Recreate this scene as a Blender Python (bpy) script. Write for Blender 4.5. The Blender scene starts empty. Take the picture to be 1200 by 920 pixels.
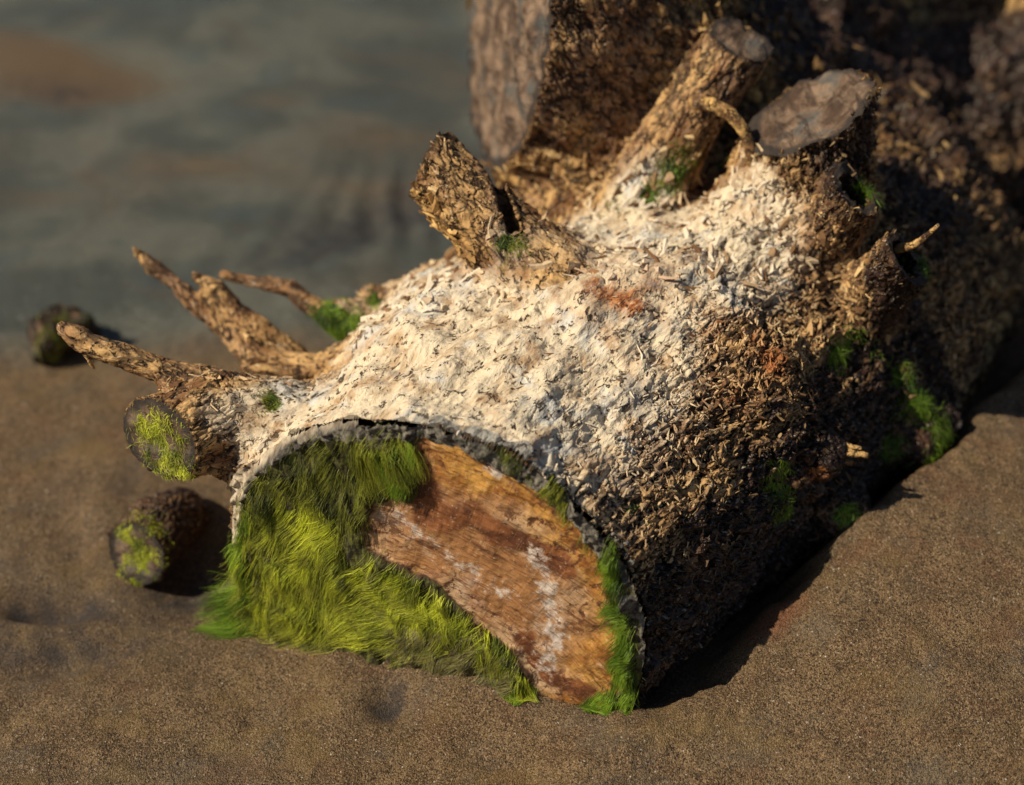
import bpy, math, time
import numpy as np
from mathutils import Vector
T0 = time.time()
sc = bpy.context.scene
C = sc.collection
rng = np.random.default_rng(7)
rad = math.radians
f32 = np.float32

# ------------------------------------------------------------------ camera, sky, sun, exposure
PITCH = rad(35.0); CAMH = 1.0; FPX = 2000.0          # focal length in 1200-px units (60 mm on 36 mm)
cam_d = bpy.data.cameras.new('camera'); cam = bpy.data.objects.new('camera', cam_d); C.objects.link(cam)
cam_d.lens = 60; cam_d.sensor_width = 36; cam_d.clip_start = .05; cam_d.clip_end = 400
cam.location = (0, 0, CAMH); cam.rotation_euler = (math.pi/2 - PITCH, 0, 0)
cam_d.dof.use_dof = True; cam_d.dof.focus_distance = 1.345; cam_d.dof.aperture_fstop = 2.7; cam_d.dof.aperture_blades = 0
sc.camera = cam
SUN_DIR = np.array([-.66, -.25, .71]); SUN_DIR /= np.linalg.norm(SUN_DIR)      # towards the sun
w = bpy.data.worlds.new('World'); sc.world = w; w.use_nodes = True
wn = w.node_tree; bg = wn.nodes['Background']
sky = wn.nodes.new('ShaderNodeTexSky'); sky.sky_type = 'NISHITA'; sky.sun_disc = False
sky.sun_elevation = math.asin(SUN_DIR[2]); sky.sun_rotation = math.atan2(SUN_DIR[0], SUN_DIR[1])
wn.links.new(sky.outputs[0], bg.inputs[0]); bg.inputs[1].default_value = 0.05
sun_d = bpy.data.lights.new('sun', 'SUN'); sun = bpy.data.objects.new('sun', sun_d); C.objects.link(sun)
sun_d.energy = 4.8; sun_d.angle = rad(.5); sun_d.color = (1, .87, .66)
sun.rotation_euler = Vector(-SUN_DIR).to_track_quat('-Z', 'Y').to_euler(); sun.location = (-3, -1.5, 4)
sc.view_settings.view_transform = 'Standard'; sc.view_settings.look = 'None'
sc.view_settings.exposure = 0; sc.view_settings.gamma = 1

# ------------------------------------------------------------------ pixel <-> place helpers
cF = np.array([0, math.cos(PITCH), -math.sin(PITCH)]); cU = np.array([0, math.sin(PITCH), math.cos(PITCH)])
CAM = np.array([0, 0, CAMH])
def ray(px, py):
    d = np.array([px-600, 0, 0.]) - cU*(py-460) + cF*FPX
    return d/np.linalg.norm(d)
def WY(px, py, Y):
    d = ray(px, py); return CAM + d*(Y/d[1])
def WZ(px, py, z=0.):
    d = ray(px, py); return CAM + d*((z-CAMH)/d[2])

# ------------------------------------------------------------------ noise
_perm = rng.permutation(256).astype(np.int32); _perm = np.concatenate([_perm, _perm])
_g = rng.normal(size=(256, 3)); _g = (_g/np.linalg.norm(_g, axis=1)[:, None]*1.5).astype(f32)
def perlin(P, s=1.0, seed=0):
    P = (np.asarray(P, dtype=f32)*f32(s)) + f32(seed*17.31)
    I = np.floor(P); F = P-I; I = I.astype(np.int32) & 255
    U = F*F*F*(F*(F*6-15)+10)
    out = 0
    for dx in (0, 1):
        wx = U[:, 0] if dx else 1-U[:, 0]
        a = _perm[(I[:, 0]+dx) & 255]
        for dy in (0, 1):
            wy = U[:, 1] if dy else 1-U[:, 1]
            b = _perm[(a+I[:, 1]+dy) & 255]
            for dz in (0, 1):
                wz = U[:, 2] if dz else 1-U[:, 2]
                g = _g[_perm[(b+I[:, 2]+dz) & 255]]
                dot = g[:, 0]*(F[:, 0]-dx) + g[:, 1]*(F[:, 1]-dy) + g[:, 2]*(F[:, 2]-dz)
                out = out + wx*wy*wz*dot
    return out
def fbm(P, s, n=3, seed=0, g=.5):
    o = 0; a = 1
    for i in range(n):
        o = o + a*perlin(P, s*2**i, seed+i*3); a *= g
    return o
def worley(P, s, seed=0):
    """distance to the nearest and second nearest cell point, and a random number per cell"""
    P = np.asarray(P, dtype=f32)*f32(s) + f32(seed*9.7)
    I = np.floor(P).astype(np.int32); F = P-I
    f1 = np.full(len(P), 9., f32); f2 = f1.copy(); cid = np.zeros(len(P), f32)
    for dx in (-1, 0, 1):
        for dy in (-1, 0, 1):
            for dz in (-1, 0, 1):
                h = _perm[(_perm[(_perm[(I[:, 0]+dx) & 255] + I[:, 1]+dy) & 255] + I[:, 2]+dz) & 255]
                q = _g[h]*.3 + .5
                d = (q[:, 0]+dx-F[:, 0])**2 + (q[:, 1]+dy-F[:, 1])**2 + (q[:, 2]+dz-F[:, 2])**2
                near = d < f1
                f2 = np.where(near, f1, np.minimum(f2, d)); cid = np.where(near, h/255., cid); f1 = np.where(near, d, f1)
    return np.sqrt(f1), np.sqrt(f2), cid
def sstep(a, b, x):
    t = np.clip((x-a)/(b-a), 0, 1); return t*t*(3-2*t)
def unit(v):
    v = np.array(v, float); return v/np.linalg.norm(v)

# ------------------------------------------------------------------ node materials
class NT:
    def __init__(s, name):
        s.m = bpy.data.materials.new(name); s.m.use_nodes = True; s.t = s.m.node_tree
        s.b = s.t.nodes['Principled BSDF']
    def n(s, typ, ins=None, **props):
        nd = s.t.nodes.new('ShaderNode'+typ)
        for k, v in props.items(): setattr(nd, k, v)
        for k, v in (ins or {}).items(): s.set(nd.inputs[k], v)
        return nd
    def set(s, sock, v):
        if isinstance(v, bpy.types.NodeSocket): s.t.links.new(v, sock)
        elif isinstance(v, (tuple, list)) and len(v) == 3 and sock.type == 'RGBA': sock.default_value = (*v, 1)
        else: sock.default_value = v
    def attr(s, name, out='Fac'): return s.n('Attribute', attribute_name=name).outputs[out]
    def noise(s, vec, scale, detail=4, rough=.55, dist=0, out=0):
        return s.n('TexNoise', {'Vector': vec, 'Scale': scale, 'Detail': detail, 'Roughness': rough, 'Distortion': dist}).outputs[out]
    def vor(s, vec, scale, out='Distance', **k):
        return s.n('TexVoronoi', {'Vector': vec, 'Scale': scale}, **k).outputs[out]
    def mr(s, v, a, b, c=0., d=1., smooth=True):
        return s.n('MapRange', {0: v, 1: a, 2: b, 3: c, 4: d}, interpolation_type='SMOOTHSTEP' if smooth else 'LINEAR').outputs[0]
    def math(s, op, a, b=0.): return s.n('Math', {0: a, 1: b}, operation=op).outputs[0]
    def mix(s, f, a, b, mode='MIX'):
        nd = s.n('Mix', data_type='RGBA', blend_type=mode); s.set(nd.inputs[0], f); s.set(nd.inputs[6], a); s.set(nd.inputs[7], b)
        return nd.outputs[2]
    def scale(s, v, k): return s.n('VectorMath', {0: v, 1: k}, operation='MULTIPLY').outputs[0]
    def bump(s, h, dist, strength=1., normal=None):
        ins = {'Height': h, 'Distance': dist, 'Strength': strength}
        if normal is not None: ins['Normal'] = normal
        return s.n('Bump', ins).outputs[0]
    def done(s, col, rough, normal=None, spec=.5, **k):
        s.set(s.b.inputs['Base Color'], col); s.set(s.b.inputs['Roughness'], rough); s.b.inputs['Specular IOR Level'].default_value = spec
        if normal is not None: s.set(s.b.inputs['Normal'], normal)
        for kk, v in k.items(): s.set(s.b.inputs[kk], v)
        return s.m

def mat_bark():
    s = NT('weathered_bark'); q = s.attr('q', 'Vector'); p = s.n('TexCoord').outputs['Object']
    n1 = s.noise(q, 42, 5, .62, .4); n2 = s.noise(q, 150, 4, .65); n3 = s.noise(p, 14, 4, .6); n4 = s.noise(q, 420, 2, .6)
    tan = s.mix(s.mr(n1, .38, .62), (.21, .095, .034), (.66, .41, .17))
    tan = s.mix(s.mr(n3, .45, .65), tan, s.mix(s.mr(n2, .35, .65), (.17, .085, .045), (.44, .26, .14)))
    tan = s.mix(s.math('MULTIPLY', s.attr('shag'), .6), tan, s.mix(s.mr(n1, .42, .62), (.09, .042, .020), (.50, .30, .125)))
    gold = s.mix(s.mr(n1, .40, .6), (.045, .022, .010), (.80, .50, .16))
    white = s.mix(s.mr(n1, .34, .52), (.52, .37, .22), (.76, .64, .46))
    white = s.mix(s.mr(s.noise(p, 22, 4, .6), .52, .66), white, (.66, .64, .58))
    white = s.mix(s.mr(s.noise(p, 17, 5, .65), .50, .64, 0, .75), white, s.mix(s.mr(n1, .4, .6), (.34, .20, .11), (.60, .42, .26)))
    white = s.mix(s.mr(s.noise(p, 26, 4, .65, .5), .56, .66, 0, .6), white, (.36, .33, .30))
    white = s.mix(s.mr(n2, .64, .72), white, (.20, .12, .07))
    c = s.mix(s.attr('gold'), tan, gold)
    c = s.mix(s.mr(s.math('ADD', s.attr('bleach'), s.math('MULTIPLY', s.math('SUBTRACT', n3, .5), 1.1)), .22, .72), c, white)
    wet = s.mix(s.mr(n1, .38, .64), (.010, .006, .007), (.070, .034, .024))  # dark bark, for wet wood and for shade painted into the colour
    c = s.mix(s.mr(s.math('ADD', s.attr('wet'), s.math('MULTIPLY', s.math('SUBTRACT', n1, .5), .9)), .35, .65), c, wet)  # the bark's wet mask holds wet wood and painted shade
    c = s.mix(s.mr(s.math('ADD', s.attr('orange'), s.math('MULTIPLY', s.math('SUBTRACT', n2, .5), .8)), .38, .7), c,
              s.mix(s.mr(n4, .35, .65), (.22, .06, .025), (.50, .20, .055)))
    c = s.mix(s.mr(s.math('ADD', s.attr('grey'), s.math('MULTIPLY', s.math('SUBTRACT', n2, .5), 1.)), .38, .7), c,
              s.mix(s.mr(n2, .35, .65), (.035, .034, .033), (.40, .38, .34)))
    wv = s.n('VectorMath', {0: s.n('TexNoise', {'Vector': q, 'Scale': 120, 'Detail': 2}).outputs['Color'], 1: (.5, .5, .5)}, operation='SUBTRACT').outputs[0]
    qw = s.n('VectorMath', {0: q, 1: s.scale(wv, (.014, .014, .014))}, operation='ADD').outputs[0]
    v1 = s.n('TexVoronoi', {'Vector': qw, 'Scale': 85}, feature='DISTANCE_TO_EDGE').outputs[0]; v2 = s.n('TexVoronoi', {'Vector': qw, 'Scale': 230}, feature='DISTANCE_TO_EDGE').outputs[0]
    gate = s.mr(s.math('SUBTRACT', s.math('ADD', s.noise(p, 60, 3, .6), s.math('MULTIPLY', s.attr('shag'), .10)), s.math('MULTIPLY', s.attr('bleach'), .07)), .52, .60)
    cr1 = s.math('MULTIPLY', s.mr(v1, .10, .02), gate); cr2 = s.math('MULTIPLY', s.mr(v2, .14, .02), s.mr(s.math('SUBTRACT', s.noise(p, 95, 3, .6), s.math('MULTIPLY', s.attr('bleach'), .06)), .52, .60))
    crk = s.math('MAXIMUM', cr1, cr2)
    c = s.mix(s.mr(s.noise(p, 34, 4, .65), .54, .68, 0, .45), c, (.42, .22, .08))
    c = s.mix(s.math('MULTIPLY', crk, .88), c, (.035, .018, .012))
    dk = s.math('MULTIPLY', s.mr(n2, .60, .70), s.mr(s.attr('bleach'), 0, 1, .6, .25))                    # dark dashes between the fibres
    c = s.mix(dk, c, (.045, .024, .014))
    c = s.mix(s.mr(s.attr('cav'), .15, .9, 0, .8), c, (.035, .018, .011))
    c = s.mix(s.mr(n4, .62, .72, 0, .5), c, (.75, .66, .50))
    c = s.mix(s.mr(s.math('ADD', s.attr('green'), s.math('MULTIPLY', s.math('SUBTRACT', n2, .5), 1.2)), .4, .65), c,
              s.mix(s.mr(n1, .4, .6), (.02, .045, .008), (.10, .17, .02)))
    b = s.bump(s.math('SUBTRACT', 1., crk), .004, 1.); b = s.bump(n1, .006, .8, b); b = s.bump(n2, .0032, .9, b); b = s.bump(n4, .0012, .9, b)
    return s.done(c, s.mr(s.attr('wet'), 0, 1, .85, .38), b, .4)

def mat_wood(name='sawn_wood', old=False):
    """sawn end grain; q = (across, up, depth) in the plane of the cut"""
    s = NT(name); q = s.attr('q', 'Vector')
    n1 = s.noise(q, 9, 4, .6, .6); n2 = s.noise(q, 45, 4, .65); n3 = s.noise(q, 260, 3, .7)
    arc = s.attr('arc', 'Vector'); saw = s.noise(s.n('Mapping', {0: arc, 3: (420, 60, 1)}).outputs[0], 1, 4, .7, .3)
    saw2 = s.noise(s.n('Mapping', {0: arc, 3: (26, 620, 1)}).outputs[0], 1, 4, .75, .3)
    if old:
        saw2 = s.noise(s.n('Mapping', {0: q, 2: (0, 0, rad(78)), 3: (22, 75, 1)}).outputs[0], 1, 6, .7, .9)
        c = s.mix(s.mr(s.noise(q, 30, 5, .65, .4), .38, .62), (.075, .045, .030), (.27, .185, .125))
        c = s.mix(s.mr(s.noise(q, 22, 4, .6), .5, .66), c, (.095, .095, .090))
        c = s.mix(s.mr(saw2, .50, .66, 0, .8), c, (.030, .020, .017))
        c = s.mix(s.mr(saw2, .66, .80, 0, .7), c, (.42, .40, .38))
        c = s.mix(s.attr('rim'), c, (.045, .035, .030))
        b = s.bump(saw2, .004, .8); b = s.bump(n3, .0015, .8, b)
        return s.done(c, .85, b, .3)
    c = s.mix(s.mr(n1, .40, .60), (.40, .19, .07), (.60, .40, .23))
    c = s.mix(s.mr(s.attr('amber'), .1, .8), c, s.mix(s.mr(n2, .36, .64), (.32, .12, .022), (.68, .36, .085)))
    c = s.mix(s.mr(s.noise(q, 16, 5, .68), .50, .62, 0, .75), c, s.mix(s.mr(n2, .4, .6), (.34, .16, .085), (.68, .52, .38)))
    c = s.mix(s.mr(s.math('ADD', s.attr('band'), s.math('MULTIPLY', s.math('SUBTRACT', n2, .5), 1.2)), .3, .8), c, s.mix(s.mr(n2, .35, .65), (.10, .032, .014), (.32, .12, .04)))
    c = s.mix(s.mr(s.math('ADD', s.attr('pale'), s.math('MULTIPLY', s.math('SUBTRACT', s.noise(arc, 90, 5, .75), .5), 3.2)), .38, .95), c, (.72, .62, .54))
    c = s.mix(s.mr(saw, .50, .66, 0, .7), c, (.13, .045, .018))
    c = s.mix(s.mr(saw2, .56, .70, 0, .25), c, (.12, .04, .018))
    c = s.mix(s.mr(saw2, .44, .32, 0, .25), c, (.66, .45, .26))
    c = s.mix(s.mr(s.noise(s.n('Mapping', {0: arc, 3: (90, 14, 1)}).outputs[0], 1, 5, .7, .6), .54, .66, 0, .8), c, (.12, .042, .016))
    pit = s.mr(s.noise(q, 75, 4, .75, .8), .52, .60)
    c = s.mix(s.math('MULTIPLY', pit, s.mr(n1, .40, .52, .15, .9)), c, (.10, .033, .014))
    c = s.mix(s.mr(n3, .58, .72, 0, .5), c, (.68, .52, .36))
    c = s.mix(s.mr(s.math('ADD', s.attr('film'), s.math('MULTIPLY', s.math('SUBTRACT', n2, .5), .9)), .12, .45), c, (.07, .035, .018))
    c = s.mix(s.mr(s.attr('film'), .4, .8), c, s.mix(s.mr(s.noise(s.n('Mapping', {0: q, 2: (0, 0, rad(-22)), 3: (230, 60, 1)}).outputs[0], 1, 5, .75, .6), .40, .66), (.020, .017, .009), (.15, .15, .035)))
    c = s.mix(s.mr(s.math('ADD', s.attr('rim'), s.math('MULTIPLY', s.math('SUBTRACT', n2, .5), 1.)), .35, .65), c,
              s.mix(s.mr(s.noise(q, 160, 4, .75), .36, .68), (.035, .031, .027), (.24, .215, .17)))
    c = s.mix(s.attr('rimpale'), c, s.mix(s.mr(n2, .38, .6), (.13, .09, .055), (.60, .50, .37)))
    b = s.bump(saw2, .0012, .3); b = s.bump(saw, .0012, .9, b); b = s.bump(n2, .0022, .6, b); b = s.bump(n3, .0006, .8, b)
    return s.done(c, .75, b, .35)

def mat_sand():
    s = NT('beach_sand'); p = s.n('TexCoord').outputs['Object']
    g1 = s.vor(p, 820, 'Color'); g2 = s.noise(p, 1500, 2, .7); g3 = s.noise(p, 330, 3, .7)
    sep = s.n('SeparateColor', {0: g1}).outputs
    big = s.noise(p, 5, 4, .55); mid = s.noise(p, 26, 4, .6)
    dry = s.mix(s.mr(mid, .35, .65), (.195, .120, .056), (.285, .186, .090))
    dry = s.mix(s.mr(sep[0], .45, .9, 0, .92), dry, (.042, .026, .016))
    dry = s.mix(s.mr(sep[1], .62, .95, 0, .85), dry, (.42, .29, .17))
    dry = s.mix(s.mr(g3, .54, .68, 0, .6), dry, (.10, .055, .035))
    dry = s.mix(s.mr(sep[2], .996, .9985, 0, 1), dry, (.7, .64, .55))
    pn = s.n('TexNoise', {'Vector': p, 'Scale': 19, 'Detail': 4, 'Roughness': .6}).outputs['Color']; ps = s.n('SeparateColor', {0: pn}).outputs
    dry = s.mix(s.mr(ps[0], .52, .70, 0, .25), dry, s.mix(sep[0], (.16, .05, .025), (.34, .15, .07)))
    dry = s.mix(s.mr(ps[1], .52, .70, 0, .28), dry, s.mix(sep[0], (.06, .065, .065), (.20, .19, .16)))
    dry = s.mix(s.mr(ps[2], .52, .66, 0, .35), dry, s.mix(sep[0], (.16, .10, .03), (.42, .28, .10)))
    wetc = s.mix(s.mr(big, .40, .60), (.105, .118, .105), (.20, .205, .168))
    wetc = s.mix(s.mr(s.noise(p, 9, 3, .6), .52, .66, 0, .6), wetc, (.11, .145, .145))
    wetc = s.mix(s.mr(s.noise(p, 7, 4, .6, 1.), .54, .70, 0, .4), wetc, (.17, .13, .09))
    wetc = s.mix(s.mr(s.math('ADD', s.attr('rust'), s.math('MULTIPLY', s.math('SUBTRACT', s.noise(p, 6, 5, .65), .5), .9)), .1, 1.1), wetc, (.205, .140, .080))
    wetc = s.mix(s.mr(sep[0], .6, 1., 0, .35), wetc, (.05, .04, .035))
    wetc = s.mix(s.mr(sep[2], .9975, .999, 0, 1), wetc, (.9, .9, .85))
    wf = s.mr(s.math('ADD', s.attr('wet'), s.math('MULTIPLY', s.math('SUBTRACT', s.noise(p, 12, 5, .65), .5), .6)), .0, 1., 0, 1, False)
    c = s.mix(wf, dry, wetc)
    c = s.mix(s.mr(s.attr('stain'), .0, 1., 0, .9), c, (.050, .045, .048))  # damp patches and painted shade share this dark colour
    c = s.mix(s.mr(s.attr('rustdry'), .15, .9, 0, .8), c, s.mix(sep[0], (.20, .07, .035), (.33, .15, .07)))
    h = s.vor(p, 700); b = s.bump(g3, .0036, 1.); b = s.bump(h, .0026, 1., b); b = s.bump(g2, .0009, .9, b)
    return s.done(c, s.mr(wf, 0, 1, .8, .42), b, .4)

def mat_algae(name, a, b_, tr=.25, tip=None):
    s = NT(name); r = s.attr('rnd'); p = s.n('TexCoord').outputs['Object']
    c = s.mix(r, a, b_)
    c = s.mix(s.mr(s.noise(p, 48, 3, .65), .52, .68, 0, .65), c, (.055, .065, .012))
    if tip: c = s.mix(s.mr(s.attr('tip'), .5, 1., 0, .7), c, tip)
    s.done(c, .55, None, .4)
    t = s.n('BsdfTranslucent', {0: c}); mx = s.n('MixShader', {0: tr})
    out = s.t.nodes['Material Output']; s.t.links.new(s.b.outputs[0], mx.inputs[1]); s.t.links.new(t.outputs[0], mx.inputs[2]); s.t.links.new(mx.outputs[0], out.inputs[0])
    return s.m
M_BARK = mat_bark(); M_WOOD = mat_wood(); M_OLD = mat_wood('old_sawn_wood', True); M_SAND = mat_sand()
M_ALG = mat_algae('bright_algae', (.10, .14, .012), (.76, .82, .06), .3, (.52, .50, .09))
M_MOSS = mat_algae('dark_moss', (.045, .06, .010), (.34, .36, .04), .2)
M_SANDY = mat_algae('sandy_algae', (.10, .085, .035), (.36, .33, .12), .1)
M_EMER = mat_algae('fresh_green_algae', (.06, .13, .010), (.30, .46, .04), .3)

# ------------------------------------------------------------------ objects
def mesh_obj(name, V, F, mat, parent=None, attrs=None, smooth=True, kind=None):
    """F: (n,3) or (n,4) index array"""
    me = bpy.data.meshes.new(name); V = np.ascontiguousarray(V, dtype=f32); F = np.ascontiguousarray(F, dtype=np.int32); k = F.shape[1]
    me.vertices.add(len(V)); me.vertices.foreach_set('co', V.ravel())
    me.loops.add(F.size); me.loops.foreach_set('vertex_index', F.ravel())
    me.polygons.add(len(F)); me.polygons.foreach_set('loop_start', np.arange(0, F.size, k, dtype=np.int32))
    me.polygons.foreach_set('loop_total', np.full(len(F), k, np.int32))
    me.update(calc_edges=True)
    me.polygons.foreach_set('use_smooth', np.full(len(F), smooth))
    for a, v in (attrs or {}).items():
        v = np.ascontiguousarray(v, dtype=f32)
        if v.ndim == 1: me.attributes.new(a, 'FLOAT', 'POINT').data.foreach_set('value', v)
        else: me.attributes.new(a, 'FLOAT_VECTOR', 'POINT').data.foreach_set('vector', v.ravel())
    me.materials.append(mat)
    o = bpy.data.objects.new(name, me); C.objects.link(o)
    if parent is not None: o.parent = parent; o.matrix_parent_inverse = parent.matrix_basis.inverted()
    if kind: o['kind'] = kind
    return o
def thing(name, label, cat, loc, group=None):
    o = bpy.data.objects.new(name, None); o.location = loc; o.empty_display_size = .05; C.objects.link(o)
    o['label'] = label; o['category'] = cat
    if group: o['group'] = group
    return o

# ------------------------------------------------------------------ solid shapes: limbs as tapered chains, blended, with saw cuts
class Limb:
    def __init__(s, name, pts, cut=None, k=.03, hollow=None, part=None, flat=None):
        s.name = name; s.P = np.array([p[0] for p in pts], dtype=f32); s.R = np.array([p[1] for p in pts], dtype=f32)
        s.cut = cut; s.k = k; s.hollow = hollow; s.part = part or name; s.flat = flat; s.slot = None      # cut = (point, normal)
    def raw(s, X, full=False):
        best = None
        for i in range(len(s.P)-1):
            a, b = s.P[i], s.P[i+1]; ab = b-a; L2 = float(ab@ab)
            t = np.clip(((X-a)@ab)/L2, 0, 1)
            D = X-a-t[:, None]*ab
            if s.flat is not None:
                ax, kf = s.flat; ax = np.asarray(ax, f32); D = D + (D@ax)[:, None]*ax*(kf-1)
            d = np.sqrt((D*D).sum(1)) - (s.R[i]+t*(s.R[i+1]-s.R[i]))
            if best is None: best = d; seg = np.zeros(len(X), np.int8) if full else None
            elif full: seg = np.where(d < best, i, seg); best = np.minimum(best, d)
            else: best = np.minimum(best, d)
        return (best, seg) if full else best
    def plane(s, X):
        c, n = s.cut; return (X-np.asarray(c, f32))@np.asarray(n, f32)
    def d(s, X):
        d = s.raw(X)
        if s.hollow is not None:
            c1, c2, r = s.hollow; ab = np.asarray(c2-c1, f32); t = np.clip(((X-np.asarray(c1, f32))@ab)/float(ab@ab), 0, 1)
            hd = np.linalg.norm(X-np.asarray(c1, f32)-t[:, None]*ab, axis=1)-r
            d = np.maximum(d, -hd)
        if s.slot is not None:
            c, n, w_, u, lo = s.slot; q = X-np.asarray(c, f32)
            d = np.maximum(d, -np.maximum(np.abs(q@np.asarray(n, f32))-w_, np.maximum(lo-q@np.asarray(u, f32), q@np.asarray(cF, f32)-.012)))
        if s.cut: d = np.maximum(d, s.plane(X))
        return d
def union(limbs, X):
    X = np.asarray(X, f32); D = limbs[0].d(X)
    for l in limbs[1:]:
        if len(X) > 2000:                                            # a limb is felt only near itself
            lo = (l.P-l.R[:, None]).min(0)-.05; hi = (l.P+l.R[:, None]).max(0)+.05
            i = np.nonzero(((X > lo) & (X < hi)).all(1))[0]
            if not len(i): continue
            e = l.d(X[i]); d = D[i]; h = np.clip(.5+.5*(d-e)/l.k, 0, 1); D[i] = d+(e-d)*h - l.k*h*(1-h); continue
        e = l.d(X); h = np.clip(.5+.5*(D-e)/l.k, 0, 1); D = D+(e-D)*h - l.k*h*(1-h)
    return D
def grad(limbs, X, e=.0012):
    g = np.empty_like(X); D = union(limbs, X)
    for i in range(3):
        Y = X.copy(); Y[:, i] += e; g[:, i] = (union(limbs, Y)-D)/e
    return D, g/np.maximum(np.linalg.norm(g, axis=1), 1e-6)[:, None]
def hit(limbs, px, py, tmin=.9):
    d = ray(px, py); t = tmin
    for _ in range(90):
        v = float(union(limbs, (CAM+d*t)[None])[0])
        if v < .0006 or t > 4: break
        t += v*.8
    return CAM+d*t
def surface_nets(limbs, lo, hi, h):
    """dual contouring of the blended solid; the solid is evaluated only near its surface"""
    lo = np.array(lo, float); kk = 4
    nc = np.ceil((np.array(hi)-lo)/(h*kk)).astype(int)+1; n = (nc-1)*kk+1
    X = np.stack(np.meshgrid(*[(lo[i]+h*kk*np.arange(nc[i])).astype(f32) for i in range(3)], indexing='ij'), -1)
    Dc = union(limbs, X.reshape(-1, 3)).reshape(nc)
    D = np.repeat(np.repeat(np.repeat(Dc[:-1, :-1, :-1], kk, 0), kk, 1), kk, 2); D = np.pad(D, ((0, 1),)*3, mode='edge')
    near = np.zeros(nc-1, bool)
    for dx in (0, 1):
        for dy in (0, 1):
            for dz in (0, 1): near |= np.abs(Dc[dx:nc[0]-1+dx, dy:nc[1]-1+dy, dz:nc[2]-1+dz]) < h*kk*2.2
    m = np.repeat(np.repeat(np.repeat(near, kk, 0), kk, 1), kk, 2); m = np.pad(m, ((0, 1),)*3, mode='edge')
    for ax in range(3):
        t = m.copy(); s1 = [slice(None)]*3; s2 = [slice(None)]*3; s1[ax] = slice(1, None); s2[ax] = slice(0, -1); t[tuple(s1)] |= m[tuple(s2)]; m = t
    I = np.stack(np.nonzero(m), 1)
    D[m] = np.concatenate([union(limbs, (lo+h*c).astype(f32)) for c in np.array_split(I, max(1, len(I)//400000))])
    S = D < 0; cs = tuple(n-1)
    cnt = sum(S[a:cs[0]+a, b:cs[1]+b, c:cs[2]+c].astype(np.int8) for a in (0, 1) for b in (0, 1) for c in (0, 1))
    act = (cnt > 0) & (cnt < 8); idx = -np.ones(cs, np.int32); idx[act] = np.arange(act.sum(), dtype=np.int32)
    ijk = np.stack(np.nonzero(act), 1); acc = np.zeros((len(ijk), 3), f32); num = np.zeros(len(ijk), f32)
    for ax in range(3):
        oth = [i for i in range(3) if i != ax]
        for a in (0, 1):
            for b in (0, 1):
                k0 = ijk.copy(); k0[:, oth[0]] += a; k0[:, oth[1]] += b; k1 = k0.copy(); k1[:, ax] += 1
                d0 = D[tuple(k0.T)]; d1 = D[tuple(k1.T)]; mm = (d0 < 0) != (d1 < 0)
                t = np.where(mm, d0/np.where(mm, d0-d1, 1), 0); p = np.zeros((len(ijk), 3), f32)
                p[:, ax] = t; p[:, oth[0]] = a; p[:, oth[1]] = b; acc += p*mm[:, None]; num += mm
    V = (lo + h*(ijk + acc/np.maximum(num, 1)[:, None])).astype(f32); Q = []
    for ax in range(3):
        o = [i for i in range(3) if i != ax]
        s0 = [slice(None)]*3; s1 = [slice(None)]*3; s0[ax] = slice(0, -1); s1[ax] = slice(1, None)
        e = np.stack(np.nonzero(S[tuple(s0)] != S[tuple(s1)]), 1)
        e = e[(e[:, o[0]] > 0) & (e[:, o[1]] > 0) & (e[:, o[0]] < cs[o[0]]) & (e[:, o[1]] < cs[o[1]])]
        flip = S[e[:, 0], e[:, 1], e[:, 2]]
        def c(da, db):
            k = e.copy(); k[:, o[0]] -= da; k[:, o[1]] -= db; return idx[k[:, 0], k[:, 1], k[:, 2]]
        q = np.stack([c(1, 1), c(0, 1), c(0, 0), c(1, 0)], 1)
        if ax == 1: flip = ~flip
        q[~flip] = q[~flip][:, ::-1]; Q.append(q)
    Q = np.concatenate(Q).astype(np.int64); Q = Q[(Q >= 0).all(1)]
    return V, Q
def subdivide(V, Q):
    n = len(V); E = np.stack([Q, np.roll(Q, -1, 1)], -1).reshape(-1, 2); E = np.sort(E, 1)
    key = E[:, 0].astype(np.int64)*n+E[:, 1]; u, inv = np.unique(key, return_inverse=True)
    mid = (V[u//n]+V[u % n])/2; fc = V[Q].mean(1); e = (inv+n).reshape(-1, 4); c = n+len(u)+np.arange(len(Q))
    R = [np.stack([Q[:, i], e[:, i], c, e[:, i-1]], 1) for i in range(4)]
    return np.concatenate([V, mid, fc]).astype(f32), np.concatenate(R)
def refine(V, Q, mask):
    """split the marked quads in four; border midpoints are returned so that they can be kept on their edge"""
    n = len(V); Qm = Q[mask]; E = np.sort(np.stack([Qm, np.roll(Qm, -1, 1)], -1).reshape(-1, 2), 1); key = E[:, 0].astype(np.int64)*n+E[:, 1]
    u, inv = np.unique(key, return_inverse=True); Qo = Q[~mask]; Eo = np.sort(np.stack([Qo, np.roll(Qo, -1, 1)], -1).reshape(-1, 2), 1)
    onb = np.isin(u, Eo[:, 0].astype(np.int64)*n+Eo[:, 1]); mid = (V[u//n]+V[u % n])/2; fc = V[Qm].mean(1)
    e = (inv+n).reshape(-1, 4); c = n+len(u)+np.arange(len(Qm)); F = [np.stack([Qm[:, i], e[:, i], c, e[:, i-1]], 1) for i in range(4)]
    b = np.nonzero(onb)[0]
    return np.concatenate([V, mid, fc]).astype(f32), np.concatenate([Qo]+F), (n+b, u[b]//n, u[b] % n)
def compact(V, Q, mask, attrs):
    q = Q[mask]; u, inv = np.unique(q, return_inverse=True)
    return V[u], inv.reshape(q.shape), {k: a[u] for k, a in attrs.items()}, u

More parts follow.
